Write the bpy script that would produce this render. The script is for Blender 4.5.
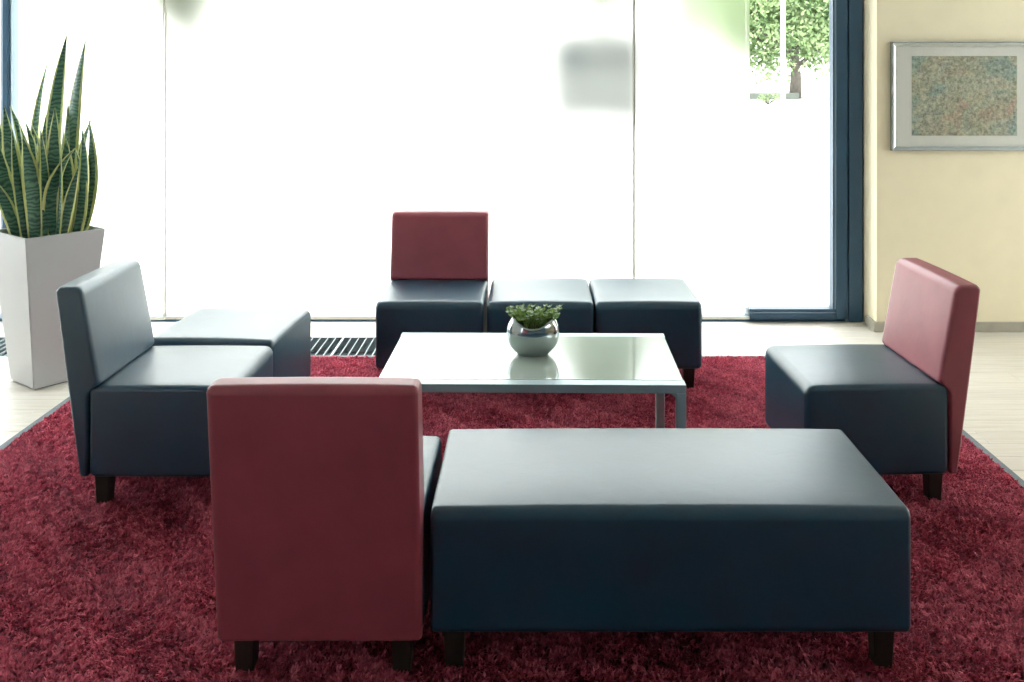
import bpy, bmesh, math, random
import numpy as np
from mathutils import Vector, Matrix

random.seed(7)
RNG = np.random.default_rng(11)
scene = bpy.context.scene
for o in list(bpy.data.objects):
    bpy.data.objects.remove(o)
COL = scene.collection
PI = math.pi

# ------------------------------------------------------------------ camera
FPX, VX, VY, EYE = 970.0, 533.0, 66.0, 1.65      # focal length and vanishing point in pixels
cam_data = bpy.data.cameras.new('camera')
cam_data.sensor_width = 36.0
cam_data.lens = FPX / 1024 * 36.0
cam_data.shift_x = -(VX - 512) / 1024
cam_data.shift_y = -(341 - VY) / 1024
cam_data.clip_end = 400
cam = bpy.data.objects.new('camera', cam_data)
cam.location = (0, 0, EYE)
cam.rotation_euler = (PI / 2, 0, 0)
COL.objects.link(cam)
scene.camera = cam

# ------------------------------------------------------------------ world (bright overcast sky) and exposure
world = bpy.data.worlds.new('overcast_sky')
scene.world = world
world.use_nodes = True
bg = world.node_tree.nodes['Background']
bg.inputs['Color'].default_value = (0.94, 0.975, 1.0, 1)
bg.inputs['Strength'].default_value = 1.0
scene.view_settings.view_transform = 'Standard'
scene.view_settings.look = 'None'
scene.view_settings.gamma = 1.0
scene.view_settings.exposure = 3.2
scene.view_settings.use_curve_mapping = False
scene.cycles.use_denoising = True
scene.cycles.max_bounces = 12
scene.cycles.diffuse_bounces = 6
scene.cycles.transparent_max_bounces = 16
scene.cycles.sample_clamp_indirect = 6.0
scene.cycles.caustics_reflective = False
scene.cycles.caustics_refractive = True

# ------------------------------------------------------------------ material helpers
def new_mat(name):
    m = bpy.data.materials.new(name)
    m.use_nodes = True
    nt = m.node_tree
    return m, nt, nt.nodes['Principled BSDF'], nt.nodes['Material Output']

def N(nt, kind, **kw):
    n = nt.nodes.new(kind)
    for k, v in kw.items():
        if k in n.inputs:
            n.inputs[k].default_value = v
        else:
            setattr(n, k, v)
    return n

def ramp(nt, fac, stops):
    r = nt.nodes.new('ShaderNodeValToRGB')
    el = r.color_ramp.elements
    while len(el) < len(stops):
        el.new(0.5)
    for e, (p, c) in zip(el, stops):
        e.position = p
        e.color = (*c, 1)
    nt.links.new(fac, r.inputs['Fac'])
    return r

def coords(nt, scale=(1, 1, 1), which='Object'):
    t = nt.nodes.new('ShaderNodeTexCoord')
    mp = nt.nodes.new('ShaderNodeMapping')
    mp.inputs['Scale'].default_value = scale
    nt.links.new(t.outputs[which], mp.inputs['Vector'])
    return mp.outputs['Vector']

def simple(name, col, rough=0.5, metal=0.0, spec=0.5, noise=0.0, nscale=20, bump=0.0, bscale=150):
    m, nt, b, out = new_mat(name)
    b.inputs['Base Color'].default_value = (*col, 1)
    b.inputs['Roughness'].default_value = rough
    b.inputs['Metallic'].default_value = metal
    b.inputs['Specular IOR Level'].default_value = spec
    v = coords(nt)
    if noise > 0:
        n = N(nt, 'ShaderNodeTexNoise', Scale=nscale, Detail=5.0)
        nt.links.new(v, n.inputs['Vector'])
        r = ramp(nt, n.outputs['Fac'], [(0.25, tuple(c * (1 - noise) for c in col)), (0.75, tuple(min(1, c * (1 + noise)) for c in col))])
        nt.links.new(r.outputs['Color'], b.inputs['Base Color'])
    if bump > 0:
        n = N(nt, 'ShaderNodeTexNoise', Scale=bscale, Detail=4.0)
        nt.links.new(v, n.inputs['Vector'])
        bp = N(nt, 'ShaderNodeBump', Strength=bump, Distance=0.002)
        nt.links.new(n.outputs['Fac'], bp.inputs['Height'])
        nt.links.new(bp.outputs['Normal'], b.inputs['Normal'])
    return m

def leather(name, col, rough=0.4, spec=0.5):
    m, nt, b, out = new_mat(name)
    v = coords(nt)
    n1 = N(nt, 'ShaderNodeTexNoise', Scale=7.0, Detail=3.0)
    nt.links.new(v, n1.inputs['Vector'])
    r = ramp(nt, n1.outputs['Fac'], [(0.3, tuple(c * 0.9 for c in col)), (0.7, tuple(c * 1.1 for c in col))])
    nt.links.new(r.outputs['Color'], b.inputs['Base Color'])
    b.inputs['Roughness'].default_value = rough
    b.inputs['Specular IOR Level'].default_value = spec
    vo = N(nt, 'ShaderNodeTexVoronoi', Scale=420.0)
    nt.links.new(v, vo.inputs['Vector'])
    b1 = N(nt, 'ShaderNodeBump', Strength=0.12, Distance=0.001)
    nt.links.new(vo.outputs['Distance'], b1.inputs['Height'])
    n2 = N(nt, 'ShaderNodeTexNoise', Scale=9.0, Detail=4.0, Roughness=0.6, Distortion=0.6)
    nt.links.new(v, n2.inputs['Vector'])
    b2 = N(nt, 'ShaderNodeBump', Strength=0.12, Distance=0.008)
    nt.links.new(n2.outputs['Fac'], b2.inputs['Height'])
    nt.links.new(b1.outputs['Normal'], b2.inputs['Normal'])
    nt.links.new(b2.outputs['Normal'], b.inputs['Normal'])
    return m

M = {}
M['navy'] = leather('navy_leather', (0.002, 0.044, 0.078), 0.36, 0.85)
M['red'] = leather('red_leather', (0.33, 0.072, 0.096), 0.38, 0.5)
M['leg'] = simple('dark_wood', (0.018, 0.013, 0.009), 0.5, noise=0.35, nscale=30, bump=0.2)
M['alu'] = simple('satin_aluminium', (0.34, 0.43, 0.46), 0.38, metal=0.3, bump=0.03, bscale=400)
M['steel'] = simple('brushed_silver', (0.42, 0.46, 0.47), 0.14, metal=1.0, bump=0.02, bscale=300)
M['frame_blue'] = simple('dark_blue_frame', (0.022, 0.075, 0.135), 0.38, noise=0.08, nscale=5)
M['gasket'] = simple('light_gasket', (0.22, 0.32, 0.40), 0.4)
M['cream'] = simple('cream_plaster', (0.88, 0.79, 0.57), 0.85, noise=0.03, nscale=6, bump=0.15, bscale=220)
M['room_blue'] = simple('blue_grey_plaster', (0.20, 0.29, 0.34), 0.85, noise=0.03, nscale=6, bump=0.1)  # unseen rear wall, colour chosen to tint bounced light cool
M['white_wall'] = simple('white_plaster', (0.78, 0.77, 0.74), 0.85, noise=0.02, nscale=6, bump=0.1)
M['ceiling'] = simple('ceiling_white', (0.60, 0.62, 0.62), 0.9, noise=0.02, bump=0.1)
M['base'] = simple('stone_baseboard', (0.40, 0.37, 0.30), 0.5, noise=0.12, nscale=15)
M['planter'] = simple('planter_white', (0.46, 0.46, 0.46), 0.42, noise=0.02, nscale=4, bump=0.03)
M['soil'] = simple('potting_soil', (0.03, 0.022, 0.015), 0.95, noise=0.5, nscale=60, bump=1.0, bscale=120)
M['rug_border'] = simple('grey_rug_border', (0.17, 0.20, 0.22), 0.8, noise=0.2, nscale=120, bump=0.4, bscale=500)
M['rug_base'] = simple('red_rug_backing', (0.14, 0.012, 0.026), 0.95, noise=0.5, nscale=90, bump=1.0, bscale=200)
M['mat_board'] = simple('mat_board', (0.90, 0.85, 0.80), 0.8, noise=0.02)
M['trough'] = simple('dark_trough', (0.06, 0.085, 0.095), 0.7, noise=0.1)
M['grille'] = simple('grille_metal', (0.30, 0.35, 0.37), 0.4, metal=0.4, bump=0.02)
M['hem'] = simple('blind_hem', (0.36, 0.34, 0.28), 0.7, noise=0.05)
M['bar'] = simple('blind_bar', (0.55, 0.53, 0.47), 0.45, noise=0.05)
M['bark'] = simple('bark', (0.10, 0.085, 0.07), 0.9, noise=0.4, nscale=6, bump=0.8, bscale=20)
M['pave'] = simple('pale_paving', (0.62, 0.61, 0.58), 0.9, noise=0.08, nscale=2, bump=0.2)
M['facade'] = simple('pale_facade', (0.58, 0.57, 0.54), 0.9, noise=0.04, nscale=1, bump=0.1)
M['kerb'] = simple('grey_kerb', (0.11, 0.12, 0.10), 0.9, noise=0.15, nscale=3)
M['pole'] = simple('white_pole', (0.85, 0.85, 0.84), 0.5, noise=0.03)
M['van'] = simple('van_paint', (0.06, 0.065, 0.06), 0.4, noise=0.05)
M['tyre'] = simple('tyre_rubber', (0.02, 0.02, 0.02), 0.8, noise=0.2)
M['vanglass'] = simple('van_glass', (0.02, 0.025, 0.03), 0.1, noise=0.02)

# lacquered white glass of the table
m, nt, b, out = new_mat('white_lacquered_glass')
b.inputs['Base Color'].default_value = (0.72, 0.74, 0.72, 1)
b.inputs['Roughness'].default_value = 0.03
b.inputs['IOR'].default_value = 1.52
b.inputs['Coat Weight'].default_value = 1.0
b.inputs['Coat Roughness'].default_value = 0.02
v = coords(nt)
n = N(nt, 'ShaderNodeTexNoise', Scale=3.0)
nt.links.new(v, n.inputs['Vector'])
r = ramp(nt, n.outputs['Fac'], [(0.3, (0.47, 0.55, 0.48)), (0.7, (0.50, 0.58, 0.51))])
nt.links.new(r.outputs['Color'], b.inputs['Base Color'])
M['glass_top'] = m

# window pane: clear with a fresnel reflection
m, nt, b, out = new_mat('window_pane')
nt.nodes.remove(b)
tr = N(nt, 'ShaderNodeBsdfTransparent', Color=(0.97, 0.985, 0.98, 1))
gl = N(nt, 'ShaderNodeBsdfGlossy', Roughness=0.02)
lw = N(nt, 'ShaderNodeLayerWeight')
pw = nt.nodes.new('ShaderNodeMath'); pw.operation = 'POWER'; pw.inputs[1].default_value = 5.0
nt.links.new(lw.outputs['Facing'], pw.inputs[0])
fr = nt.nodes.new('ShaderNodeMath'); fr.operation = 'MULTIPLY_ADD'; fr.inputs[1].default_value = 0.96; fr.inputs[2].default_value = 0.04
nt.links.new(pw.outputs[0], fr.inputs[0])
mx = N(nt, 'ShaderNodeMixShader')
nt.links.new(fr.outputs[0], mx.inputs[0]); nt.links.new(tr.outputs[0], mx.inputs[1]); nt.links.new(gl.outputs[0], mx.inputs[2])
nt.links.new(mx.outputs[0], out.inputs['Surface'])
M['pane'] = m

# blind fabric: open weave that scatters daylight and lets a soft view through
m, nt, b, out = new_mat('blind_fabric')
nt.nodes.remove(b)
v = coords(nt, (160, 1, 14))
n = N(nt, 'ShaderNodeTexNoise', Scale=1.0, Detail=3.0)
nt.links.new(v, n.inputs['Vector'])
rc = ramp(nt, n.outputs['Fac'], [(0.3, (0.86, 0.85, 0.81)), (0.7, (0.95, 0.945, 0.91))])
tl = N(nt, 'ShaderNodeBsdfTranslucent')
df = N(nt, 'ShaderNodeBsdfDiffuse')
rf = N(nt, 'ShaderNodeBsdfRefraction', Color=(0.95, 0.94, 0.90, 1), Roughness=0.62, IOR=1.05)
nt.links.new(rc.outputs['Color'], tl.inputs['Color'])
nt.links.new(rc.outputs['Color'], df.inputs['Color'])
m1 = N(nt, 'ShaderNodeMixShader'); m1.inputs[0].default_value = 0.15
nt.links.new(tl.outputs[0], m1.inputs[1]); nt.links.new(df.outputs[0], m1.inputs[2])
m2 = N(nt, 'ShaderNodeMixShader'); m2.inputs[0].default_value = 0.955
nt.links.new(m1.outputs[0], m2.inputs[1]); nt.links.new(rf.outputs[0], m2.inputs[2])
nt.links.new(m2.outputs[0], out.inputs['Surface'])
M['blind'] = m

# floor planks: pale wood, streaks along the board, a tone of its own for each board
def plank_mat():
    m, nt, b, out = new_mat('pale_floor_wood')
    v = coords(nt, (1.2, 26, 1))
    oi = nt.nodes.new('ShaderNodeObjectInfo')
    add = nt.nodes.new('ShaderNodeVectorMath'); add.operation = 'ADD'
    nt.links.new(v, add.inputs[0])
    sc = nt.nodes.new('ShaderNodeVectorMath'); sc.operation = 'SCALE'; sc.inputs[0].default_value = (37, 91, 13)
    nt.links.new(oi.outputs['Random'], sc.inputs['Scale'])
    nt.links.new(sc.outputs['Vector'], add.inputs[1])
    n = N(nt, 'ShaderNodeTexNoise', Scale=2.2, Detail=6.0, Roughness=0.65, Distortion=0.4)
    nt.links.new(add.outputs['Vector'], n.inputs['Vector'])
    r = ramp(nt, n.outputs['Fac'], [(0.25, (0.56, 0.50, 0.42)), (0.5, (0.69, 0.64, 0.56)), (0.75, (0.77, 0.73, 0.66))])
    mr = N(nt, 'ShaderNodeMapRange'); mr.inputs['To Min'].default_value = 0.95; mr.inputs['To Max'].default_value = 1.04
    nt.links.new(oi.outputs['Random'], mr.inputs['Value'])
    mul = nt.nodes.new('ShaderNodeVectorMath'); mul.operation = 'SCALE'
    nt.links.new(r.outputs['Color'], mul.inputs[0]); nt.links.new(mr.outputs['Result'], mul.inputs['Scale'])
    nt.links.new(mul.outputs['Vector'], b.inputs['Base Color'])
    b.inputs['Roughness'].default_value = 0.34
    bp = N(nt, 'ShaderNodeBump', Strength=0.06, Distance=0.002)
    nt.links.new(n.outputs['Fac'], bp.inputs['Height']); nt.links.new(bp.outputs['Normal'], b.inputs['Normal'])
    return m
M['plank'] = plank_mat()

# rug pile: colour varies from yarn to yarn
m, nt, b, out = new_mat('red_rug_pile')
at = N(nt, 'ShaderNodeAttribute', attribute_name='yarn')
r = ramp(nt, at.outputs['Fac'], [(0.0, (0.10, 0.007, 0.022)), (0.5, (0.45, 0.036, 0.080)), (1.0, (0.84, 0.17, 0.23))])
nt.nodes.remove(b)
d = N(nt, 'ShaderNodeBsdfDiffuse'); t = N(nt, 'ShaderNodeBsdfTranslucent')
nt.links.new(r.outputs['Color'], d.inputs['Color']); nt.links.new(r.outputs['Color'], t.inputs['Color'])
mx = N(nt, 'ShaderNodeMixShader'); mx.inputs[0].default_value = 0.48
nt.links.new(d.outputs[0], mx.inputs[1]); nt.links.new(t.outputs[0], mx.inputs[2])
gs = N(nt, 'ShaderNodeBsdfGlossy', Color=(0.80, 0.34, 0.42, 1), Roughness=0.5)
m3 = N(nt, 'ShaderNodeMixShader'); m3.inputs[0].default_value = 0.18
nt.links.new(mx.outputs[0], m3.inputs[1]); nt.links.new(gs.outputs[0], m3.inputs[2])
nt.links.new(m3.outputs[0], out.inputs['Surface'])
M['pile'] = m

# snake plant leaf: yellow margins, cross-banded green centre
m, nt, b, out = new_mat('snake_plant_leaf')
uv = nt.nodes.new('ShaderNodeUVMap')
sep = nt.nodes.new('ShaderNodeSeparateXYZ'); nt.links.new(uv.outputs['UV'], sep.inputs[0])
mm = nt.nodes.new('ShaderNodeMath'); mm.operation = 'SUBTRACT'; mm.inputs[1].default_value = 0.5
nt.links.new(sep.outputs['X'], mm.inputs[0])
ab = nt.nodes.new('ShaderNodeMath'); ab.operation = 'ABSOLUTE'; nt.links.new(mm.outputs[0], ab.inputs[0])
v = coords(nt)
nz = N(nt, 'ShaderNodeTexNoise', Scale=35.0, Detail=2.0); nt.links.new(v, nz.inputs['Vector'])
mad = nt.nodes.new('ShaderNodeMath'); mad.operation = 'MULTIPLY_ADD'; mad.inputs[1].default_value = 0.12
nt.links.new(nz.outputs['Fac'], mad.inputs[0]); nt.links.new(ab.outputs[0], mad.inputs[2])
edge = ramp(nt, mad.outputs[0], [(0.385, (0, 0, 0)), (0.415, (1, 1, 1))])
wv = N(nt, 'ShaderNodeTexWave', Scale=14.0, Distortion=11.0, Detail=3.0); wv.bands_direction = 'Z'
nt.links.new(v, wv.inputs['Vector'])
gr = ramp(nt, wv.outputs['Fac'], [(0.0, (0.016, 0.065, 0.050)), (1.0, (0.085, 0.21, 0.125))])
mix = nt.nodes.new('ShaderNodeMix'); mix.data_type = 'RGBA'
nt.links.new(edge.outputs['Color'], mix.inputs['Factor']); nt.links.new(gr.outputs['Color'], mix.inputs['A'])
mix.inputs['B'].default_value = (0.52, 0.56, 0.21, 1)
nt.links.new(mix.outputs['Result'], b.inputs['Base Color'])
b.inputs['Roughness'].default_value = 0.38
M['leaf'] = m

def foliage_mat(name, c0, c1):
    m, nt, b, out = new_mat(name)
    nt.nodes.remove(b)
    v = coords(nt)
    n = N(nt, 'ShaderNodeTexNoise', Scale=1.1 if 'tree' in name else 60.0, Detail=3.0); nt.links.new(v, n.inputs['Vector'])
    r = ramp(nt, n.outputs['Fac'], [(0.35, c0), (0.65, c1)])
    d = N(nt, 'ShaderNodeBsdfDiffuse'); t = N(nt, 'ShaderNodeBsdfTranslucent')
    nt.links.new(r.outputs['Color'], d.inputs['Color']); nt.links.new(r.outputs['Color'], t.inputs['Color'])
    mx = N(nt, 'ShaderNodeMixShader'); mx.inputs[0].default_value = 0.4
    nt.links.new(d.outputs[0], mx.inputs[1]); nt.links.new(t.outputs[0], mx.inputs[2])
    nt.links.new(mx.outputs[0], out.inputs['Surface'])
    return m
M['tree_dark'] = foliage_mat('tree_leaves_dark', (0.035, 0.05, 0.025), (0.10, 0.12, 0.06))
M['tree'] = foliage_mat('tree_leaves', (0.15, 0.24, 0.10), (0.44, 0.53, 0.29))
M['sprig'] = foliage_mat('sprig_leaves', (0.16, 0.28, 0.08), (0.42, 0.54, 0.20))
M['petal'] = foliage_mat('petals', (0.55, 0.62, 0.52), (0.75, 0.80, 0.74))

# abstract print of the picture
m, nt, b, out = new_mat('abstract_print')
v = coords(nt)
vo = N(nt, 'ShaderNodeTexVoronoi', Scale=42.0); nt.links.new(v, vo.inputs['Vector'])
n1 = N(nt, 'ShaderNodeTexNoise', Scale=5.0, Detail=5.0, Distortion=1.2); nt.links.new(v, n1.inputs['Vector'])
n2 = N(nt, 'ShaderNodeTexNoise', Scale=52.0, Detail=6.0, Roughness=0.8); nt.links.new(v, n2.inputs['Vector'])
r1 = ramp(nt, n1.outputs['Fac'], [(0.28, (0.66, 0.44, 0.36)), (0.42, (0.62, 0.57, 0.43)), (0.52, (0.66, 0.64, 0.50)), (0.62, (0.42, 0.52, 0.46)), (0.75, (0.50, 0.58, 0.54))])
r2 = ramp(nt, n2.outputs['Fac'], [(0.35, (0.25, 0.25, 0.23)), (0.52, (0.8, 0.8, 0.8)), (0.68, (1.35, 1.3, 1.15))])
mu = nt.nodes.new('ShaderNodeMix'); mu.data_type = 'RGBA'; mu.blend_type = 'MULTIPLY'; mu.inputs['Factor'].default_value = 1
nt.links.new(r1.outputs['Color'], mu.inputs['A']); nt.links.new(r2.outputs['Color'], mu.inputs['B'])
mv = nt.nodes.new('ShaderNodeMix'); mv.data_type = 'RGBA'; mv.inputs['Factor'].default_value = 0.04
nt.links.new(mu.outputs['Result'], mv.inputs['A']); nt.links.new(vo.outputs['Color'], mv.inputs['B'])
nt.links.new(mv.outputs['Result'], b.inputs['Base Color'])
b.inputs['Roughness'].default_value = 0.8
M['print'] = m

# ------------------------------------------------------------------ object helpers
def link(o, parent=None):
    COL.objects.link(o)
    if parent is not None:
        o.parent = parent
    return o

def mesh_obj(name, verts, faces, mat, parent=None, smooth=False, loc=(0, 0, 0), rz=0, wn=False):
    me = bpy.data.meshes.new(name)
    me.from_pydata([tuple(p) for p in verts], [], faces)
    me.materials.append(mat)
    if smooth:
        for p in me.polygons:
            p.use_smooth = True
    me.update()
    o = bpy.data.objects.new(name, me)
    o.location = loc
    o.rotation_euler = (0, 0, rz)
    link(o, parent)
    if wn:
        mod = o.modifiers.new('normals', 'WEIGHTED_NORMAL')
        mod.weight = 90
    return o

def bm_obj(name, bm, mat, parent=None, smooth=False, loc=(0, 0, 0), rz=0):
    bmesh.ops.recalc_face_normals(bm, faces=bm.faces)
    me = bpy.data.meshes.new(name)
    bm.to_mesh(me); bm.free()
    me.materials.append(mat)
    if smooth:
        for p in me.polygons:
            p.use_smooth = True
    o = bpy.data.objects.new(name, me)
    o.location = loc; o.rotation_euler = (0, 0, rz)
    return link(o, parent)

def empty(name, loc=(0, 0, 0), rz=0):
    o = bpy.data.objects.new(name, None)
    o.empty_display_size = 0.1
    o.location = loc; o.rotation_euler = (0, 0, rz)
    return link(o)

def tag(o, label=None, cat=None, group=None, kind=None):
    if label: o['label'] = label
    if cat: o['category'] = cat
    if group: o['group'] = group
    if kind: o['kind'] = kind
    return o

def add_box(bm, x0, x1, y0, y1, z0, z1, bev=0.0, seg=2):
    r = bmesh.ops.create_cube(bm, size=1.0)
    vs = r['verts']
    for v in vs:
        v.co = Vector((x0 + (v.co.x + .5) * (x1 - x0), y0 + (v.co.y + .5) * (y1 - y0), z0 + (v.co.z + .5) * (z1 - z0)))
    if bev > 0:
        es = list({e for v in vs for e in v.link_edges})
        bmesh.ops.bevel(bm, geom=es, offset=bev, segments=seg, affect='EDGES', profile=0.5)

def box(name, x0, x1, y0, y1, z0, z1, mat, parent=None, bev=0.0, seg=2):
    bm = bmesh.new()
    add_box(bm, x0, x1, y0, y1, z0, z1, bev, seg)
    return bm_obj(name, bm, mat, parent)

def add_tube(bm, pts, rad, n=6):
    pts = [Vector(p) for p in pts]
    rads = rad if isinstance(rad, (list, tuple)) else [rad] * len(pts)
    rings = []
    for i, p in enumerate(pts):
        d = (pts[min(i + 1, len(pts) - 1)] - pts[max(i - 1, 0)]).normalized()
        a = Vector((0, 0, 1)) if abs(d.z) < .9 else Vector((1, 0, 0))
        u = d.cross(a).normalized(); w = d.cross(u)
        rings.append([bm.verts.new(p + (u * math.cos(2 * PI * k / n) + w * math.sin(2 * PI * k / n)) * rads[i]) for k in range(n)])
    for a, b_ in zip(rings, rings[1:]):
        for k in range(n):
            bm.faces.new((a[k], a[(k + 1) % n], b_[(k + 1) % n], b_[k]))
    bm.faces.new(rings[0][::-1]); bm.faces.new(rings[-1])

def rounded_profile(corners, seg=6, sub=0.06):
    """corners: (y, z, radius) counter-clockwise -> list of points with arcs and subdivided straights"""
    n = len(corners)
    arcs = []
    for i in range(n):
        p = Vector(corners[i][:2]); a = Vector(corners[i - 1][:2]); c = Vector(corners[(i + 1) % n][:2])
        r = corners[i][2]
        d0 = (a - p).normalized(); d1 = (c - p).normalized()
        ang = d0.angle(d1)
        t = r / math.tan(ang / 2)
        pts = []
        p0, p1 = p + d0 * t, p + d1 * t
        cen = p + (d0 + d1).normalized() * (r / math.sin(ang / 2))
        v0, v1 = p0 - cen, p1 - cen
        tot = v0.angle(v1)
        for k in range(seg + 1):
            f = k / seg
            w = (v0 * math.sin((1 - f) * tot) + v1 * math.sin(f * tot)) / math.sin(tot)
            pts.append(cen + w)
        arcs.append(pts)
    out = []
    for i in range(n):
        out += arcs[i]
        a, c = arcs[i][-1], arcs[(i + 1) % n][0]
        k = max(1, int((c - a).length / sub))
        for j in range(1, k):
            out.append(a.lerp(c, j / k))
    return out

def upholstered(name, profile, w, mat, parent, edge=0.012, nx=10, puff=None, sq=1.0):
    """profile in (y, z) drawn along x with softened ends; puff(x, y, z, ny, nz) gives an outward push"""
    P = profile; n = len(P)
    nrm = []
    for i in range(n):
        t = (P[(i + 1) % n] - P[i - 1]).normalized()
        nrm.append(Vector((t.y, -t.x)))
    stations = [(-w / 2, edge), (-w / 2 + edge * .13, edge * .5), (-w / 2 + edge * .5, edge * .13), (-w / 2 + edge, 0)]
    inner = [(-w / 2 + edge + (w - 2 * edge) * k / nx, 0) for k in range(1, nx)]
    stations = stations + inner + [(-x, i) for x, i in stations[::-1]]
    verts, faces = [], []
    for x, ins in stations:
        for p, q in zip(P, nrm):
            s = -ins * sq
            if puff:
                s += puff(x, p.x, p.y, q.x, q.y)
            verts.append((x, p.x + q.x * s, p.y + q.y * s))
    m_ = len(stations)
    for i in range(m_ - 1):
        for k in range(n):
            a = i * n + k; b_ = i * n + (k + 1) % n
            faces.append((a, b_, b_ + n, a + n))
    faces.append(tuple(range(n))[::-1])
    faces.append(tuple((m_ - 1) * n + k for k in range(n)))
    o = mesh_obj(name, verts, faces, mat, parent, smooth=True, wn=True)
    bm = bmesh.new(); bm.from_mesh(o.data); bmesh.ops.recalc_face_normals(bm, faces=bm.faces); bm.to_mesh(o.data); bm.free()
    return o

# ------------------------------------------------------------------ the room
YW, YP, YB = 6.264, 6.026, 6.20          # window plane, right wall plane, blind plane
XR, XL = 5.2, -5.2
ZC = 2.9
def px(x, Y): return (x - VX) * Y / FPX
def pz(y, Y): return EYE - (y - VY) * Y / FPX

floor = box('floor', XL, XR, -3.2, YW + .25, -.30, -.10, M['plank'])
tag(floor, kind='structure')
ROW, LEN = 0.14, 1.45
gx1 = -0.45                               # right end of the floor grille
GY0, GY1 = 5.50, 5.905
def plank_mesh(w, d):
    bm = bmesh.new(); add_box(bm, 0, w, 0, d, -.10, 0, .0012, 1)
    bmesh.ops.recalc_face_normals(bm, faces=bm.faces)
    me = bpy.data.meshes.new('plank'); bm.to_mesh(me); bm.free(); me.materials.append(M['plank'])
    return me
pm_cache = {}
def plank(x0, x1, y0, y1):
    key = (round(x1 - x0, 3), round(y1 - y0, 3))
    if key not in pm_cache:
        pm_cache[key] = plank_mesh(key[0] - .0008, key[1] - .0006)
    o = bpy.data.objects.new('plank', pm_cache[key]); o.location = (x0, y0, 0)
    link(o, floor)
rows = []
y = GY0
while y > 2.2:
    rows.append((y - ROW, y, XL)); y -= ROW
rest_front = y
rows += [(GY0, GY0 + ROW * 1.25, gx1), (GY0 + ROW * 1.25, GY1, gx1), (GY1, GY1 + .12, XL), (GY1 + .12, GY1 + .24, XL), (GY1 + .24, YW + .25, XL)]
for i, (a, b_, xs) in enumerate(rows):
    x = xs - (0 if xs == gx1 else random.uniform(0, LEN))
    while x < XR:
        x1 = min(x + LEN, XR)
        x0 = max(x, xs)
        if x1 - x0 > .02: plank(x0, x1, a, b_)
        x += LEN
tag(box('floor_underlay', XL, XR, -3.2, rest_front, -.10, 0, M['plank'], floor), kind='stuff')

ceiling = tag(box('ceiling', XL - .3, XR + .3, -3.4, YW + .6, ZC, ZC + .2, M['ceiling']), kind='structure')
XC = px(862, YW)                           # right end of the glazing
wall_back = tag(box('wall_back', XC + .01, XR, YP, YW + .35, -.3, ZC, M['cream']), kind='structure')
# unseen walls; their windows are added to light floor, planter and cream wall
def fill_window_wall(name, run0, run1, t0, t1, along, fill_wins, mat):
    """a straight wall from run0 to run1 with openings (number, a0, a1, z0, z1)"""
    def put(bm, a0, a1, z0, z1, d0, d1):
        if a1 - a0 > .001:
            add_box(bm, *((a0, a1, d0, d1) if along == 'x' else (d0, d1, a0, a1)), z0, z1)
    bm = bmesh.new(); cur = run0
    for k, a0, a1, z0, z1 in fill_wins:
        put(bm, cur, a0, -.3, ZC, t0, t1); put(bm, a0, a1, -.3, z0, t0, t1); put(bm, a0, a1, z1, ZC, t0, t1)
        cur = a1
    put(bm, cur, run1, -.3, ZC, t0, t1)
    tag(bm_obj(name, bm, mat), kind='structure')
    tm = (t0 + t1) / 2
    for k, a0, a1, z0, z1 in fill_wins:
        am = (a0 + a1) / 2
        w = tag(empty('window_%d' % k, (am, tm, z0) if along == 'x' else (tm, am, z0)), kind='structure')  # made-up window out of view, lets in fill light
        hw, hh = (a1 - a0) / 2, z1 - z0
        bm = bmesh.new()
        for f in ((-hw, -hw + .07, 0, hh), (hw - .07, hw, 0, hh), (-hw + .07, hw - .07, 0, .07), (-hw + .07, hw - .07, hh - .07, hh), (-.035, .035, .07, hh - .07)):
            put(bm, *f, -.04, .04)
        bm_obj('frame', bm, M['frame_blue'], w)
        for f in ((-hw + .07, -.035), (.035, hw - .07)):
            bm = bmesh.new(); put(bm, *f, .07, hh - .07, -.004, .004); bm_obj('pane', bm, M['pane'], w)
fill_window_wall('wall_right', -3.2, YW + .35, XR, XR + .3, 'y', [(2, -2.9, 1.4, 2.08, 2.76), (3, 4.0, 5.7, .12, 2.75)], M['cream'])
fill_window_wall('wall_left', -3.2, YW + .35, XL - .3, XL, 'y', [(4, 4.4, 5.9, .12, 2.75)], M['white_wall'])
fill_window_wall('wall_front', XL - .3, XR + .3, -3.4, -3.2, 'x', [(5, -5.0, -4.0, .3, 2.3)], M['room_blue'])

# baseboards
bb = tag(empty('baseboard_back', (XC, YP, 0)), kind='structure')
bm = bmesh.new(); add_box(bm, -.008, XR - XC - .02, -.014, 0, 0, .062, .003, 1); bm_obj('board', bm, M['base'], bb)
bm = bmesh.new(); add_box(bm, -.004, .01, 0.0, YW - YP - .07, 0, .062, .003, 1); bm_obj('board', bm, M['base'], bb)

# big glazing of the far wall
win = tag(empty('window_1', (0, YW, 0)), kind='structure')
def wbox(name, x0, x1, y0, y1, z0, z1, mat, bev=.004):
    return box(name, x0, x1, y0, y1, z0, z1, mat, win, bev, 1)
s = FPX / YW
xs0, xs1 = px(832, YW), px(846, YW)
zb = 0.085
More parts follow.
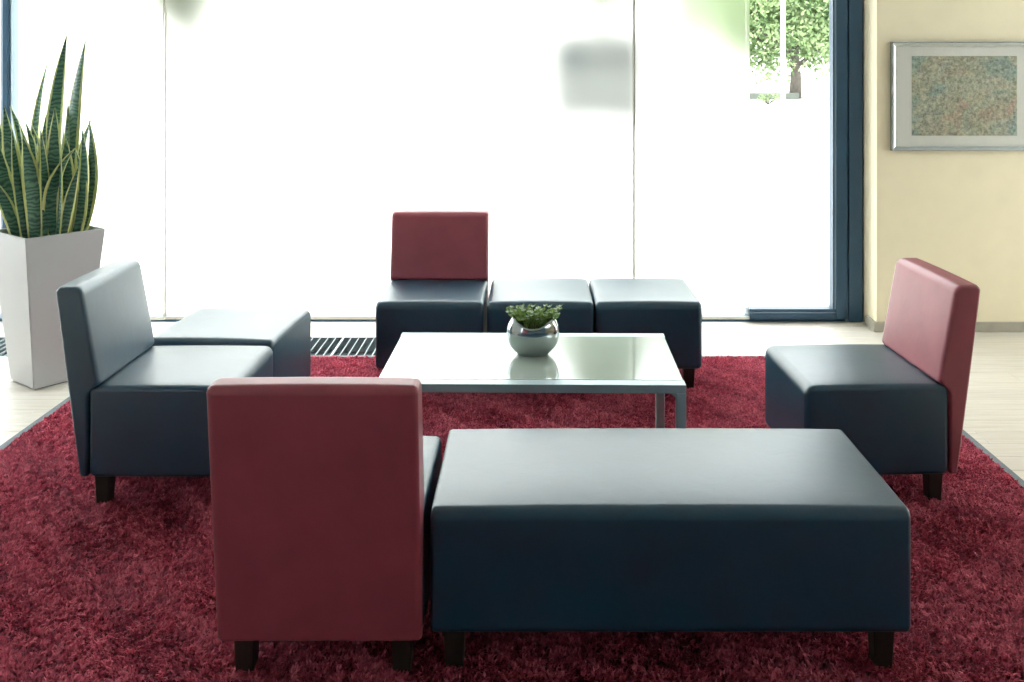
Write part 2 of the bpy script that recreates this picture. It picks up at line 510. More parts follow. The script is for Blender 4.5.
# outer frame: right jamb, sill, head, left mullion
wbox('jamb', xs1 + .012, XC, -.02, .12, 0, ZC, M['frame_blue'])
wbox('jamb_step', xs1, xs1 + .012, .0, .12, 0, ZC, M['gasket'], 0)
XM0, XM1 = px(1.5, YW), px(12, YW)
wbox('sill', XL, xs1, .0, .12, 0, .022, M['frame_blue'])
wbox('head', XL, xs1, .0, .12, ZC - .07, ZC, M['frame_blue'])
wbox('mullion', XM0 + .02, XM1 - .012, -.03, .12, .022, ZC - .07, M['frame_blue'])
wbox('mullion_bead', XM0, XM0 + .02, -.01, .1, .022, ZC - .07, M['gasket'], 0)
wbox('mullion_bead', XM1 - .012, XM1, -.01, .1, .022, ZC - .07, M['gasket'], 0)
# opening sash at the right
XS = px(634, YW); XQ = px(747, YW)
wbox('sash_stile', xs0 + .018, xs1, -.03, .07, .022, ZC - .07, M['frame_blue'])
wbox('sash_bead', xs0 + .010, xs0 + .018, -.024, .06, zb, ZC - .07, M['gasket'], 0)
wbox('sash_stile', xs0, xs0 + .010, -.02, .06, zb, ZC - .07, M['frame_blue'], 0)
wbox('sash_rail', XQ, xs0 + .018, -.03, .07, .022, zb - .026, M['frame_blue'])
wbox('sash_bead', XQ, xs0 + .018, -.024, .06, zb - .026, zb - .02, M['gasket'], 0)
wbox('sash_rail', XQ, xs0 + .018, -.02, .06, zb - .02, zb, M['frame_blue'], 0)
for a, b_, z0 in ((XL, XM0, .022), (XM1, px(164, YW) - .004, .022), (px(164, YW) + .004, XS - .004, .022), (XS + .004, XQ, .022), (XQ + .002, xs0, zb)):
    box('pane', a, b_, .03, .042, z0, ZC - .07, M['pane'], win)
for xj in (px(164, YW), XS):
    wbox('glazing_joint', xj - .004, xj + .004, .028, .044, .022, ZC - .07, M['hem'], 0)
tag(box('trim_1', px(6, YB), px(846, YB), YB - .04, YB + .04, ZC - .035, ZC, M['bar'], None, .003, 1), kind='structure')

# hanging panel blinds
BZ0 = 0.028
blinds = [(12, 164.5, 0.0, 'white panel blind beside the snake plant, leftmost of the four'),
          (164, 438, 0.014, 'wide white panel blind behind the left side of the far red backrest'),
          (437, 635, 0.0, 'white panel blind behind the two far stools, with grey blurred shape showing through'),
          (635.5, 750, 0.014, 'narrow white panel blind hanging next to the clear glass')]
for x0, x1, dy, lab in blinds:
    X0, X1 = px(x0, YB), px(x1, YB)
    bl = tag(empty('panel_blind', ((X0 + X1) / 2, YB + dy, BZ0)), lab, 'blind', 'white panel blinds across the window')
    w2 = (X1 - X0) / 2
    H = ZC - .035 - BZ0
    vs, fs = [], []
    for i in range(2):
        vs += [(-w2 + 2 * w2 * i, 0, .012), (-w2 + 2 * w2 * i, 0, H)]
    mesh_obj('fabric', vs, [(0, 2, 3, 1)], M['blind'], bl)
    box('bottom_bar', -w2, w2, -.005, .005, 0, .016, M['bar'], bl, .002, 1)
    if x0 in (12, 437): box('side_hem', w2 - .007, w2, -.0015, .0015, .016, H, M['hem'], bl)

# floor convector grille
gr_ = tag(empty('floor_grille', (0, GY0, 0)), 'slatted metal heating grille let into the floor below the window', 'grille')
gx0 = -4.6
box('trough', gx0, gx1, .0, GY1 - GY0, -.095, -.085, M['trough'], gr_)
bm = bmesh.new()
for a in ((gx0, gx1, 0.001, .014, -.085, .002), (gx0, gx1, GY1 - GY0 - .014, GY1 - GY0 - .001, -.085, .002), (gx1 - .012, gx1 - .001, .014, GY1 - GY0 - .014, -.085, .002)):
    add_box(bm, *a)
bm_obj('rim', bm, M['grille'], gr_)
bm = bmesh.new(); add_box(bm, -.002, .002, .014, GY1 - GY0 - .014, -.008, 0)
sl_me = bpy.data.meshes.new('slat'); bm.to_mesh(sl_me); bm.free(); sl_me.materials.append(M['grille'])
bm = bmesh.new(); add_box(bm, -.006, .006, .014, GY1 - GY0 - .014, -.008, .001)
sj_me = bpy.data.meshes.new('slat'); bm.to_mesh(sj_me); bm.free(); sj_me.materials.append(M['grille'])
k = 0; x = gx1 - .05
while x > gx0 + .03:
    o = bpy.data.objects.new('slat', sj_me if k % 16 == 14 else sl_me); o.location = (x, 0, 0); link(o, gr_)
    x -= .0465; k += 1

# ------------------------------------------------------------------ rug
RX0, RX1, RY0, RY1 = -2.30, 1.94, -0.6, 5.495
RT = 0.008
rug = tag(empty('rug', ((RX0 + RX1) / 2, (RY0 + RY1) / 2, 0)), 'large red shag rug with a thin grey border under the seating', 'rug')
cx, cy = rug.location.x, rug.location.y
box('backing', RX0 + .03 - cx, RX1 - .03 - cx, RY0 + .03 - cy, RY1 - .03 - cy, 0, RT, M['rug_base'], rug)
bm = bmesh.new()
for a in ((RX0, RX0 + .032, RY0, RY1), (RX1 - .032, RX1, RY0, RY1), (RX0 + .032, RX1 - .032, RY0, RY0 + .032), (RX0 + .032, RX1 - .032, RY1 - .032, RY1)):
    add_box(bm, a[0] - cx, a[1] - cx, a[2] - cy, a[3] - cy, 0.0005, RT + .003)
bm_obj('border', bm, M['rug_border'], rug)
CELL = RNG.random((331, 331))
def make_pile(nf, y0, y1, wid):
    X = RNG.uniform(RX0 + .034, RX1 - .034, nf); Y = RNG.uniform(y0, y1, nf)
    # tufts lean together: smooth direction field + scatter
    fld = np.sin(X * 9 + 2.1 * np.sin(Y * 5)) + np.sin(Y * 11 + 1.7 * np.sin(X * 6 + 1)) + .7 * np.sin(X * 31 + Y * 27)
    ang = fld * 1.3 + RNG.normal(0, 1.2, nf)
    cell = CELL[(np.floor((X + .004 * np.sin(Y * 300)) / .015).astype(int) % 331), (np.floor(Y / .015).astype(int) % 331)]
    L = RNG.uniform(.014, .024, nf) * (.5 + .55 * cell); lean = RNG.uniform(.25, 1.0, nf)
    dx, dy = np.cos(ang), np.sin(ang)
    wa = ang + PI / 2 + RNG.normal(0, .5, nf); wx, wy = np.cos(wa) * wid / 2, np.sin(wa) * wid / 2
    V = np.zeros((nf, 5, 3))
    def st(i, h, l, side, wf):
        V[:, i, 0] = X + dx * l * L + side * wx * wf; V[:, i, 1] = Y + dy * l * L + side * wy * wf; V[:, i, 2] = RT - .001 + h
    h1 = L * .65 * (1 - .25 * lean); h2 = L * (1 - .45 * lean)
    st(0, 0, 0, -1, .8); st(1, 0, 0, 1, .8)
    st(2, h1, .35 * lean, -1, 1.0); st(3, h1, .35 * lean, 1, 1.0)
    st(4, h2, 1.0 * lean, 0, 0)
    V[:, :, 0] -= cx; V[:, :, 1] -= cy
    me = bpy.data.meshes.new('pile')
    me.vertices.add(nf * 5); me.vertices.foreach_set('co', V.ravel())
    base = (np.arange(nf) * 5)[:, None]
    loops = (base + np.array([0, 1, 3, 2, 2, 3, 4])[None, :]).ravel()
    me.loops.add(nf * 7); me.loops.foreach_set('vertex_index', loops.astype(np.int32))
    me.polygons.add(nf * 2)
    st_ = (np.arange(nf)[:, None] * 7 + np.array([0, 4])[None, :]).ravel()
    me.polygons.foreach_set('loop_start', st_.astype(np.int32))
    me.update(calc_edges=True)
    yarn = np.clip(RNG.normal(.5, .16, nf) + .55 * (cell - .5) + .08 * np.sin(X * 17 + Y * 13), 0, 1)
    at_ = me.attributes.new('yarn', 'FLOAT', 'POINT')
    at_.data.foreach_set('value', np.repeat(yarn, 5).astype(np.float32))
    me.materials.append(M['pile'])
    o = bpy.data.objects.new('pile', me); link(o, rug); tag(o, kind='stuff')
make_pile(600000, 2.25, RY1 - .034, .0058)
make_pile(60000, RY0 + .03, 2.25, .012)

# ------------------------------------------------------------------ seating
ZB, ZS = 0.12, 0.457
WMOD = 0.545
def leg_mesh():
    t, b2 = .029, .024
    vs = []
    for z, h in ((RT - .002, b2), (ZB + .005, t)):
        vs += [(-h, -h, z), (h, -h, z), (h, h, z), (-h, h, z)]
    bm = bmesh.new()
    V = [bm.verts.new(p) for p in vs]
    for f in ((0, 3, 2, 1), (4, 5, 6, 7), (0, 1, 5, 4), (1, 2, 6, 5), (2, 3, 7, 6), (3, 0, 4, 7)):
        bm.faces.new([V[i] for i in f])
    bmesh.ops.bevel(bm, geom=bm.edges[:], offset=.003, segments=1, affect='EDGES')
    me = bpy.data.meshes.new('leg'); bm.to_mesh(me); bm.free(); me.materials.append(M['leg'])
    return me
LEG = leg_mesh()
def legs(root, x0, x1, y0, y1):
    for x in (x0, x1):
        for yy in (y0, y1):
            o = bpy.data.objects.new('leg', LEG); o.location = (x, yy, 0); link(o, root)

def seat_profile(y0, y1, rf=.036, rb=.036):
    return rounded_profile([(y0, ZB, .026), (y1, ZB, .026), (y1, ZS, rf), (y0, ZS, rb)], 6, .05)

def puffer(w, y0, y1, top=.014, side=.004):
    def f(x, yy, z, ny, nz):
        fx = max(0, 1 - (2 * x / w) ** 2)
        fy = max(0, 1 - ((yy - (y0 + y1) / 2) / ((y1 - y0) / 2)) ** 2)
        fz = max(0, 1 - ((z - (ZB + ZS) / 2) / ((ZS - ZB) / 2)) ** 2)
        return top * fx ** .6 * fy ** .6 * max(0, nz) ** 2 + side * fx ** .6 * fz ** .6 * ny ** 2
    return f

def stool(loc, rz, w, d, label, group=None, cat='stool', name='stool'):
    root = tag(empty(name, loc, rz), label, cat, group)
    P = seat_profile(-d / 2, d / 2, .026, .030) if name == 'bench' else seat_profile(-d / 2, d / 2)
    upholstered('cushion', P, w, M['navy'], root, edge=.012 if name == 'bench' else .024, nx=14, puff=puffer(w, -d / 2, d / 2))
    i = .062
    legs(root, -w / 2 + i, w / 2 - i, -d / 2 + i, d / 2 - i)
    return root

def chair(loc, rz, back, label, group=None):
    root = tag(empty('lounge_chair', loc, rz), label, 'chair', group)
    w = WMOD
    P = seat_profile(.036, .58, .036, .022)
    upholstered('seat', P, w, M['navy'], root, edge=.018, nx=14, puff=puffer(w, .036, .58))
    ZT = .827
    Q = rounded_profile([(0.0, ZB, .014), (.034, ZB, .014), (.034, ZS - .03, .03), (.074, ZS + .012, .016), (.008, ZT, .038), (-.092, ZT, .020)], 6, .05)
    def pf(x, yy, z, ny, nz):
        fx = max(0, 1 - (2 * x / w) ** 2) ** .6
        if abs(ny) > .6 and (z > ZS or ny < 0):
            fz = max(0, 1 - ((z - (.48 if ny < 0 else .65)) / (.36 if ny < 0 else .2)) ** 2) ** .6
            return .007 * fx * fz
        if nz > .6 and z > .7: return .004 * fx
        return 0
    upholstered('backrest', Q, w, M[back], root, edge=.020, nx=14, puff=pf, sq=.62)
    legs(root, -w / 2 + .06, w / 2 - .06, .072, .58 - .062)
    return root

G = 'lounge chairs around the glass table'
chair((-0.5675, 2.573, 0), 0, 'red', 'nearest lounge chair, seen from behind, dark red back and navy seat beside long bench', G)
chair((-0.522, 5.462, 0), PI, 'red', 'farthest lounge chair facing the camera, red backrest against the white blinds', G)
chair((-1.686, 3.873, 0), -PI / 2, 'navy', 'lounge chair upholstered all in navy, beside the tall planter', G)
chair((1.580, 3.900, 0), PI / 2 + math.radians(2.4), 'red', 'lounge chair turned sideways under the framed picture, pink-lit red backrest', G)
G = 'navy square stools'
stool((-1.388, 4.50, 0), math.radians(-4), .565, .575, 'square navy stool standing behind the all-navy lounge chair', G)
stool((.0375, 4.882 + .29, 0), 0, WMOD - .004, .58, 'square navy stool next to the farthest red-backed chair, behind the bowl', G)
stool((.5835, 4.882 + .29, 0), 0, WMOD - .004, .58, 'square navy stool at the right end of the far row', G)
stool((.3705, 2.604 + .301, 0), 0, 1.294, .602, 'long navy leather bench in the foreground', None, 'bench', 'bench')

# ------------------------------------------------------------------ coffee table
TW, TD, TH = 1.146, .69, .48
tb = tag(empty('coffee_table', (-.006, 3.908, 0), math.radians(-0.8)), 'low white glass coffee table with grey metal frame in the middle of the rug', 'table')
bm = bmesh.new()
fw = .056; lw_ = .036
for a in ((-TW / 2, TW / 2, -TD / 2, -TD / 2 + fw), (-TW / 2, TW / 2, TD / 2 - fw, TD / 2), (-TW / 2, -TW / 2 + lw_, -TD / 2 + fw, TD / 2 - fw), (TW / 2 - lw_, TW / 2, -TD / 2 + fw, TD / 2 - fw)):
    add_box(bm, *a, TH - .031, TH if a[1] - a[0] > 1 else TH - .010, .002, 2)
bm_obj('frame', bm, M['alu'], tb)
box('glass_top', -TW / 2 + .004, TW / 2 - .004, -TD / 2 + fw + .001, TD / 2 - fw - .001, TH - .010, TH + .001, M['glass_top'], tb, .0015, 2)
for sx in (-1, 1):
    for sy in (-1, 1):
        xa, xb = sorted((sx * TW / 2, sx * (TW / 2 - lw_))); ya, yb = sorted((sy * TD / 2, sy * (TD / 2 - lw_)))
        lg = box('leg', xa, xb, ya, yb, RT - .002, TH - .031, M['alu'], tb, .002, 1)
        # rounded gusset in the corner between leg and rail
        xi = sx * (TW / 2 - lw_); yc = sy * (TD / 2 - lw_ / 2)
        pts = [(0, 0)] + [(.032 - .032 * math.sin(t * PI / 12), .032 - .032 * math.cos(t * PI / 12)) for t in range(7)]
        vs = []; nP = len(pts)
        for yy in (yc - .016, yc + .016):
            vs += [(xi - sx * a, yy, TH - .031 - b_) for a, b_ in pts]
        fs = [tuple(range(nP)), tuple(range(nP, 2 * nP))[::-1]] + [(i, (i + 1) % nP, nP + (i + 1) % nP, nP + i) for i in range(nP)]
        g = mesh_obj('gusset', vs, fs, M['grille'], lg)

# silver bowl with a crescent opening, and the small plant in it
bowl = tag(empty('silver_vase', (0.0, 3.935, TH), 0), 'round flattened silver vase with a crescent opening on the glass table', 'vase')
RXB, RYB, RZB = .1075, .066, .105
ZCB = .088                                  # centre height above the table
def zt_(x):
    ell = RZB * math.sqrt(max(0, 1 - (x / RXB) ** 2))
    dip = .030 + 6.3 * x * x
    return min(ell, dip)
nxv, nzv = 36, 18
vs, fs = [], []
for side in (-1, 1):
    off = len(vs)
    for i in range(nxv + 1):
        x = RXB * math.sin((i / nxv - .5) * PI) * .9999
        ell = RZB * math.sqrt(max(0, 1 - (x / RXB) ** 2))
        zlo, zhi = max(-ZCB, -ell), zt_(x)
        for j in range(nzv + 1):
            z = zlo + (zhi - zlo) * j / nzv
            yy = side * RYB * math.sqrt(max(0, 1 - (x / RXB) ** 2 - (z / RZB) ** 2))
            vs.append((x, yy, z + ZCB))
    for i in range(nxv):
        for j in range(nzv):
            a = off + i * (nzv + 1) + j
            q = (a, a + nzv + 1, a + nzv + 2, a + 1)
            fs.append(q if side < 0 else q[::-1])
    if side > 0:
        for i in range(nxv):                # flat foot
            a = i * (nzv + 1); b2 = off + a
            fs.append((a, b2, b2 + nzv + 1, a + nzv + 1))
bm = bmesh.new()
V = [bm.verts.new(p) for p in vs]
for f in fs:
    bm.faces.new([V[i] for i in f])
bmesh.ops.remove_doubles(bm, verts=bm.verts[:], dist=.0004)
sh = bm_obj('shell', bm, M['steel'], bowl, smooth=True)
so = sh.modifiers.new('wall', 'SOLIDIFY'); so.thickness = .005; so.offset = -1
bmd = bmesh.new()
r_ = bmesh.ops.create_circle(bmd, cap_ends=True, segments=28, radius=1.0)
for v_ in bmd.verts: v_.co = Vector((v_.co.x * .092, v_.co.y * .052, ZCB + .012 + .006 * math.sin(v_.co.x * 9)))
bm_obj('soil', bmd, M['soil'], bowl)

pl = tag(empty('flowering_plant', (0.0, 3.935, TH + ZCB + .012)), 'small green plant with pale blossoms growing in the silver vase', 'plant')
bms, bml, bmf = bmesh.new(), bmesh.new(), bmesh.new()
def blade(bm, c, d, up, L, W):
    side = d.cross(up).normalized() * W
    p = [c, c + d * L * .5 + side, c + d * L + up * L * .15, c + d * L * .5 - side]
    mid = c + d * L * .5 - up * W * .4
    v = [bm.verts.new(q) for q in p]; m_ = bm.verts.new(mid)
    for i in range(4):
        bm.faces.new((v[i], v[(i + 1) % 4], m_))
for i in range(90):
    a = random.uniform(0, 2 * PI); rr = math.sqrt(random.random())
    bx, by = .05 * rr * math.cos(a), .028 * rr * math.sin(a)
    tx, ty = bx * 2.15 + random.uniform(-.022, .022), by * 2.1
    tz = random.uniform(.045, .088) - .16 * abs(bx) + .012 * abs(tx) / .1
    tip = Vector((tx, ty, tz))
    add_tube(bms, [(bx, by, -.004), ((bx + tx) / 2, (by + ty) / 2, tz * .6), tip], .0012, 4)
    for k in range(6):
        f = .45 + .55 * k / 5
        c = Vector((bx, by, 0)).lerp(tip, f)
        th = random.uniform(0, 2 * PI)
        blade(bml, c, Vector((math.cos(th), math.sin(th), random.uniform(.1, .7))).normalized(), Vector((0, 0, 1)), random.uniform(.014, .022), .0062)
    if i % 3 != 0:
        for k in range(6):
            th = 2 * PI * k / 5 + i
            blade(bmf, tip, Vector((math.cos(th), math.sin(th), .5)).normalized(), Vector((0, 0, 1)), .011, .0045)
bm_obj('stems', bms, M['sprig'], pl)
tag(bm_obj('foliage', bml, M['sprig'], pl), kind='stuff')
tag(bm_obj('blossoms', bmf, M['petal'], pl), kind='stuff')

# ------------------------------------------------------------------ planter and snake plant
PC = Vector((-2.556, 5.111)); PA, PBW, PH = .265, .413, .79
pr = math.atan2(.785, .62) - PI / 2         # local x axis -> right-back, local -y -> towards the camera side
ur = Vector((.62, .785)).normalized()
plrot = math.atan2(ur.y, ur.x)
pot = tag(empty('planter', (PC.x, PC.y, 0), plrot), 'tall tapered off-white planter standing on the pale floor', 'planter')
def sq(h, z): return [(-h, -h, z), (h, -h, z), (h, h, z), (-h, h, z)]
a2, b2 = PA / 2, PBW / 2
vs = sq(a2, .006) + sq(b2, PH) + sq(b2 - .014, PH) + sq(b2 - .035, PH - .10)
fs = [(3, 2, 1, 0)]
for l in range(3):
    for k in range(4):
        a = l * 4 + k; c = l * 4 + (k + 1) % 4
        fs.append((a, c, c + 4, a + 4))
bm = bmesh.new()
V = [bm.verts.new(p) for p in vs]
for f in fs: bm.faces.new([V[i] for i in f])
bmesh.ops.bevel(bm, geom=[e for e in bm.edges if not e.is_boundary], offset=.004, segments=2, affect='EDGES')
bm_obj('body', bm, M['planter'], pot)
box('foot', -a2 + .012, a2 - .012, -a2 + .012, a2 - .012, 0, .012, M['trough'], pot)
box('soil', -b2 + .034, b2 - .034, -b2 + .034, b2 - .034, PH - .13, PH - .05, M['soil'], pot)

snake = tag(empty('snake_plant', (PC.x, PC.y, PH - .06)), 'tall snake plant with yellow-edged upright leaves in the off-white planter', 'plant')
# (tip x, tip y, mid x, mid y, base x, width px, depth offset, twist)
leaf_specs = [
    (67, 34, 55, 110, 50, 13, .10, .3), (86, 39, 74, 105, 70, 15, .06, -.3), (48, 61, 37, 115, 38, 8, .10, .9),
    (55, 107, 53, 165, 46, 14, -.10, .2), (89, 119, 91, 165, 76, 16, .00, -.5), (75, 148, 53, 190, 61, 13, -.12, .8),
    (76, 150, 81, 190, 73, 13, -.06, -.4), (4, 106, 12, 165, 26, 14, -.04, .3), (23, 137, 31, 180, 34, 17, -.14, .1),
    (-1, 144, 6, 190, 22, 14, -.08, .4), (-8, 178, 6, 205, 18, 11, -.10, .5), (10, 106, 22, 140, 30, 11, .08, .7),
    (25, 121, 35, 155, 37, 9, .02, .6), (30, 121, 40, 150, 42, 9, .06, -.6), (46, 114, 42, 165, 42, 9, .00, .8),
    (64, 108, 61, 165, 57, 9, .05, -.8), (-5, 108, 2, 155, 22, 12, .05, .5), (92, 117, 80, 160, 82, 10, .08, .9),
    (36, 98, 37, 150, 39, 8, .12, -.5), (66, 138, 66, 180, 64, 15, -.02, .3), (58, 120, 57, 170, 53, 10, .12, .6),
    (70, 126, 71, 170, 66, 10, .12, -.6), (15, 150, 24, 190, 30, 11, -.02, -.5), (84, 160, 82, 195, 76, 10, .10, .5),
    (44, 150, 41, 190, 41, 12, -.06, -.3), (-16, 125, -6, 165, 16, 11, .10, .4), (18, 118, 26, 170, 31, 8, -.12, -.6), (40, 128, 45, 180, 44, 8, -.13, .7),
    (60, 142, 60, 190, 58, 8, -.13, -.7), (82, 128, 84, 175, 76, 9, -.08, .6), (68, 100, 66, 160, 60, 7, .03, .9), (12, 130, 18, 185, 27, 8, -.13, .8),
    (34, 135, 38, 185, 38, 7, -.10, -.9), (50, 135, 49, 185, 48, 8, -.05, .9), (2, 125, 12, 180, 24, 8, .0, -.7), (79, 165, 70, 200, 68, 9, -.13, .5), (91, 150, 90, 190, 80, 9, .12, -.8)]
ZB0 = PH - .065
for i, (tx, ty, mx_, my, bx, wp, dy, tw) in enumerate(leaf_specs):
    Yl = PC.y + dy
    pxm = Yl / FPX
    B0 = Vector((px(bx, Yl), Yl, ZB0 - .02))
    # keep the foot of the leaf inside the pot
    loc = (B0.xy - PC); lim = b2 - .06
    lx, ly = loc.dot(ur), loc.dot(Vector((-ur.y, ur.x)))
    lx = max(-lim, min(lim, lx)); ly = max(-lim, min(lim, ly))
    q = PC + ur * lx + Vector((-ur.y, ur.x)) * ly
    B0 = Vector((q.x, q.y, ZB0 - .02))
    Ym = Yl + dy * .3
    Mi = Vector((px(mx_, Ym), Ym, pz(my, Ym)))
    Yt = Yl + dy * .6
    T = Vector((px(tx, Yt), Yt, pz(ty, Yt)))
    tm = (Mi - B0).length / ((Mi - B0).length + (T - Mi).length)
    C = (Mi - B0 * (1 - tm) ** 2 - T * tm ** 2) / (2 * tm * (1 - tm))
    W = wp * 1.12 * pxm
    nseg = 16
    us = (-1, -.72, -.36, 0, .36, .72, 1)
    vs, uvs = [], []
    for s_ in range(nseg + 1):
        t = s_ / nseg
        p = B0 * (1 - t) ** 2 + C * (2 * t * (1 - t)) + T * t * t
        d = ((C - B0) * (1 - t) + (T - C) * t).normalized()
        rot = tw * (.6 + .9 * t)
        side = Vector((math.cos(rot), math.sin(rot), 0)); side = (side - d * side.dot(d)).normalized()
        nrm_ = d.cross(side)
        prof = (.55 + .45 * math.sin(min(1, t / .55) * PI / 2)) * (1 - max(0, (t - .5) / .5) ** 1.9)
        hw_ = max(.0008, W / 2 * prof * 1.08)
        for u in us:
            vs.append(p + side * (u * hw_) + nrm_ * (hw_ * .32 * (u * u) * (1 - .5 * t)))
            uvs.append((u * .5 + .5, t))
    nu = len(us)
    fs = [(s_ * nu + k, s_ * nu + k + 1, (s_ + 1) * nu + k + 1, (s_ + 1) * nu + k) for s_ in range(nseg) for k in range(nu - 1)]
    base = Vector((PC.x, PC.y, PH - .06))
    o = mesh_obj('leaf', [v_ - base for v_ in vs], fs, M['leaf'], snake, smooth=True)
    ul = o.data.uv_layers.new(name='UVMap')
    for lp in o.data.loops:
        ul.data[lp.index].uv = uvs[lp.vertex_index]
    sd = o.modifiers.new('thick', 'SOLIDIFY'); sd.thickness = .003; sd.offset = 0

# ------------------------------------------------------------------ framed picture
PX0, PX1 = px(890, YP), px(1038, YP); PZ0, PZ1 = pz(150.5, YP), pz(42, YP)
pic = tag(empty('framed_picture', ((PX0 + PX1) / 2, YP - .001, PZ0)), 'framed grey-green and rust abstract print in a silver frame on the cream wall', 'picture')
hw, hh = (PX1 - PX0) / 2, PZ1 - PZ0
ft = .026
prof = [(0, 0), (0, -.026), (.006, -.030), (.018, -.022), (ft, -.018), (ft, 0)]   # (inward, towards the room)
vs, fs = [], []
cor = [(-hw, 0, 1, 1), (hw, 0, -1, 1), (hw, hh, -1, -1), (-hw, hh, 1, -1)]
for X_, Z_, sx, sz in cor:
    for a, d in prof:
        vs.append((X_ + sx * a, d, Z_ + sz * a))
n = len(prof)
for k in range(4):
    for j in range(n - 1):
        a = k * n + j; c = ((k + 1) % 4) * n + j
        fs.append((a, c, c + 1, a + 1))
bm = bmesh.new(); V = [bm.verts.new(p) for p in vs]
for f in fs: bm.faces.new([V[i] for i in f])
bm_obj('frame', bm, M['steel'], pic)
box('mat_board', -hw + ft - .004, hw - ft + .004, -.010, -.002, ft - .004, hh - ft + .004, M['mat_board'], pic)
qx0, qx1 = px(911, YP) - pic.location.x, px(1016, YP) - pic.location.x
qz0, qz1 = pz(135.5, YP) - PZ0, pz(56, YP) - PZ0
box('print', qx0, qx1, -.0115, -.0095, qz0, qz1, M['print'], pic)
box('glass', -hw + ft - .003, hw - ft + .003, -.0165, -.0145, ft - .003, hh - ft + .003, M['pane'], pic)

# ------------------------------------------------------------------ outside
tag(box('ground_outside', -90, 90, YW + .26, 140, -.25, -.02, M['pave']), kind='structure')

bd = tag(empty('sky_screen_building', (0, 78, -.02)), 'unseen pale building added across the open ground to dim low sky reflections', 'building')  # added to block the low sky mirrored in the seat tops
box('wall', -75, 75, 0, 14, 0, 20, M['facade'], bd)
box('plinth', -75.1, 75.1, -.15, 0, 0, 1.1, M['pave'], bd)
box('cornice', -75.3, 75.3, -.5, 14.3, 20, 20.8, M['facade'], bd, .1, 1)
mesh_obj('roof', [(-75, 0, 20.8), (75, 0, 20.8), (75, 14, 20.8), (-75, 14, 20.8), (-70, 7, 24), (70, 7, 24)], [(0, 1, 5, 4), (2, 3, 4, 5), (1, 2, 5), (3, 0, 4), (3, 2, 1, 0)], M['kerb'], bd)

def tree(loc, trunk_r, trunk_h, crown_c, crown_r, nleaf, size, label, seed, fm='tree'):
    rs = np.random.default_rng(seed); rnd = random.Random(seed)
    root = tag(empty('tree', loc), label, 'tree', 'trees outside the window')
    bm = bmesh.new()
    add_tube(bm, [(0, 0, 0), (.05, 0, trunk_h * .5), (0, .05, trunk_h), (.1, 0, trunk_h * 1.8)], [trunk_r * 1.25, trunk_r, trunk_r * .85, trunk_r * .4], 10)
    for k in range(7):
        a = 2 * PI * k / 7 + rnd.random()
        add_tube(bm, [(0, 0, trunk_h * (.8 + .1 * k)), (math.cos(a) * crown_r[0] * .35, math.sin(a) * crown_r[1] * .35, trunk_h + .25 * crown_r[2]),
                      (math.cos(a) * crown_r[0] * .7, math.sin(a) * crown_r[1] * .7, crown_c + .2 * crown_r[2] * rnd.uniform(-1, 1))], [trunk_r * .45, trunk_r * .25, trunk_r * .08], 6)
    bm_obj('trunk', bm, M['bark'], root, smooth=True)
    nc = 46
    cl = rs.normal(0, 1, (nc, 3)); cl /= np.linalg.norm(cl, axis=1)[:, None]; cl *= (rs.uniform(.25, 1, nc) ** .5)[:, None]
    idx = rs.integers(0, nc, nleaf)
    P = cl[idx] * .8 + rs.normal(0, .13, (nleaf, 3))
    P = P * np.array(crown_r) + np.array([0, 0, crown_c])
    A = rs.normal(0, 1, (nleaf, 3)); A /= np.linalg.norm(A, axis=1)[:, None]
    B = np.cross(A, rs.normal(0, 1, (nleaf, 3))); B /= np.linalg.norm(B, axis=1)[:, None]
    S = rs.uniform(.6, 1.2, nleaf)[:, None] * size
    V = np.stack([P - A * S, P + B * S * .5, P + A * S, P - B * S * .5], 1).reshape(-1, 3)
    F = np.arange(nleaf * 4).reshape(-1, 4)
    me = bpy.data.meshes.new('foliage'); me.from_pydata(V.tolist(), [], F.tolist()); me.materials.append(M[fm])
    o = bpy.data.objects.new('foliage', me); link(o, root); tag(o, kind='stuff')

YT = 50.0
tree((px(795, YT), YT, -.02), .27, 2.0, 5.7, (6.8, 5.0, 5.0), 42000, .15, 'leafy green tree with a grey trunk outside, seen through the clear glass', 3)
tree((px(600, 60), 60, -.02), .22, 3.6, 13.5, (2.9, 2.9, 10.0), 26000, .32, 'tree crown outside, blurred through the blind above the grey shape', 5, 'tree_dark')
tree((px(203, 48), 48, -.02), .2, 2.4, 8.0, (2.0, 2.0, 6.0), 12000, .30, 'faint tree crown blurred through the wide blind at the top left', 8, 'tree_dark')
tree((px(678, 58), 58, -.02), .2, 3.0, 11.5, (1.1, 1.1, 9.5), 9000, .30, 'slender tree outside, a faint grey streak through the narrow blind', 14, 'tree_dark')
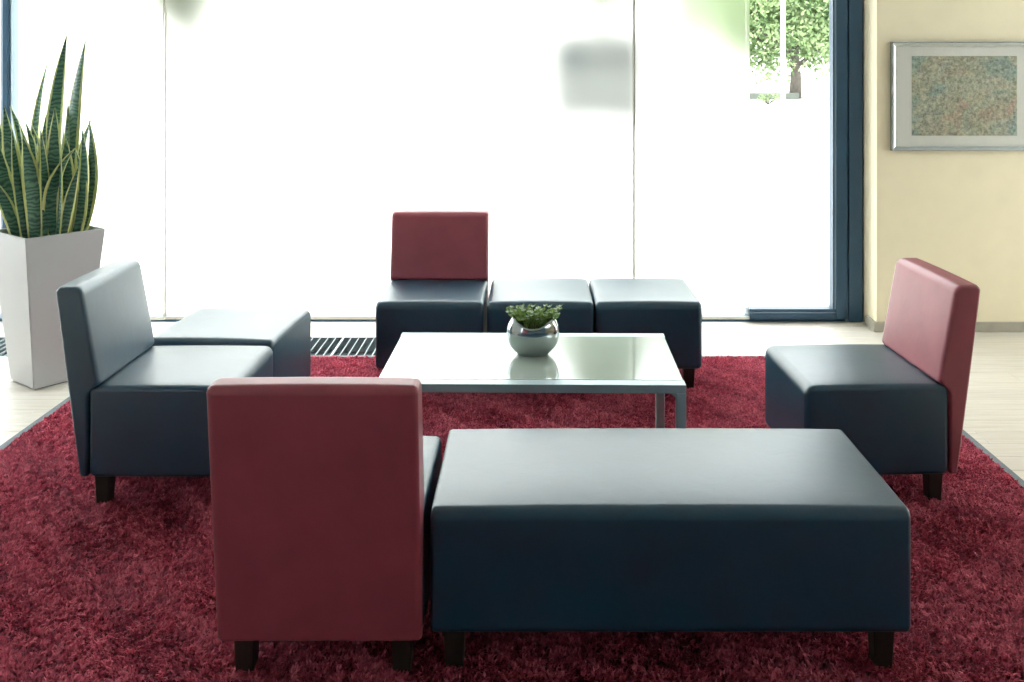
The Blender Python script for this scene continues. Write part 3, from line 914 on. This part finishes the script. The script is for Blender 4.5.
# tapering white lamp post
YQ = 38.0
lp = tag(empty('lamp_post', (px(783, YQ), YQ, -.02)), 'slim white post standing outside in front of the tree', 'post')
bm = bmesh.new(); add_tube(bm, [(0, 0, 0), (0, 0, 3), (0, 0, 6.5)], [.10, .095, .07], 12); bm_obj('shaft', bm, M['pole'], lp, smooth=True)
bm = bmesh.new(); add_tube(bm, [(0, 0, 0), (0, 0, .22)], [.15, .12], 12); bm_obj('collar', bm, M['pole'], lp)
bm = bmesh.new(); add_box(bm, -.15, .9, -.15, .15, 6.5, 6.62, .03, 1); bm_obj('lamp_head', bm, M['pole'], lp)
tag(box('kerb_wall', px(690, 49), px(799, 49), 49, 49.3, -.02, pz(93, 49), M['kerb'], None, .03, 1), 'low grey kerb wall outside at the foot of the tree', 'kerb')
# shrub beside the post
YH = 42
sh_ = tag(empty('shrub', (px(768, YH), YH, -.02)), 'small sparse shrub outside at the foot of the white post', 'shrub')
bm = bmesh.new(); bm2 = bmesh.new()
for i in range(22):
    a = random.uniform(0, 2 * PI); rr = random.uniform(.1, .55); h = random.uniform(.15, .5)
    tip = Vector((rr * math.cos(a), rr * math.sin(a), h))
    add_tube(bm, [(0, 0, 0), tip * .6, tip], .012, 4)
    for k in range(12):
        th = random.uniform(0, 2 * PI)
        blade(bm2, tip + Vector((random.uniform(-.1, .1), random.uniform(-.1, .1), random.uniform(-.12, .06))), Vector((math.cos(th), math.sin(th), .3)).normalized(), Vector((0, 0, 1)), .10, .03)
bm_obj('branches', bm, M['bark'], sh_); tag(bm_obj('foliage', bm2, M['tree'], sh_), kind='stuff')

# parked van, a grey blur through the blind
YV = 27.0
van = tag(empty('parked_van', (px(597, YV), YV, -.02)), 'boxy grey shape parked outside, blurred through the blind above the far stools', 'van')
P = rounded_profile([(0, .35, .12), (5.0, .35, .2), (5.0, 1.2, .25), (4.3, 1.45, .2), (3.7, 2.5, .3), (0, 2.62, .15)], 4, .6)
upholstered('body', P, 2.6, M['van'], van, edge=.12, nx=4)
box('bumper', -1.26, 1.26, -.12, .05, .38, .62, M['tyre'], van, .04, 1)
for sx in (-1, 1):
    box('rear_window', sx * .6 - .5, sx * .6 + .5, -.02, .03, 1.55, 2.3, M['vanglass'], van, .02, 1)
    box('rear_light', sx * 1.16 - .07, sx * 1.16 + .07, -.03, .03, .95, 1.45, M['tyre'], van, .02, 1)
    for yy in (.9, 4.1):
        bm = bmesh.new(); add_tube(bm, [(sx * 1.02, yy, .35), (sx * 1.26, yy, .35)], .35, 20); bm_obj('wheel', bm, M['tyre'], van)
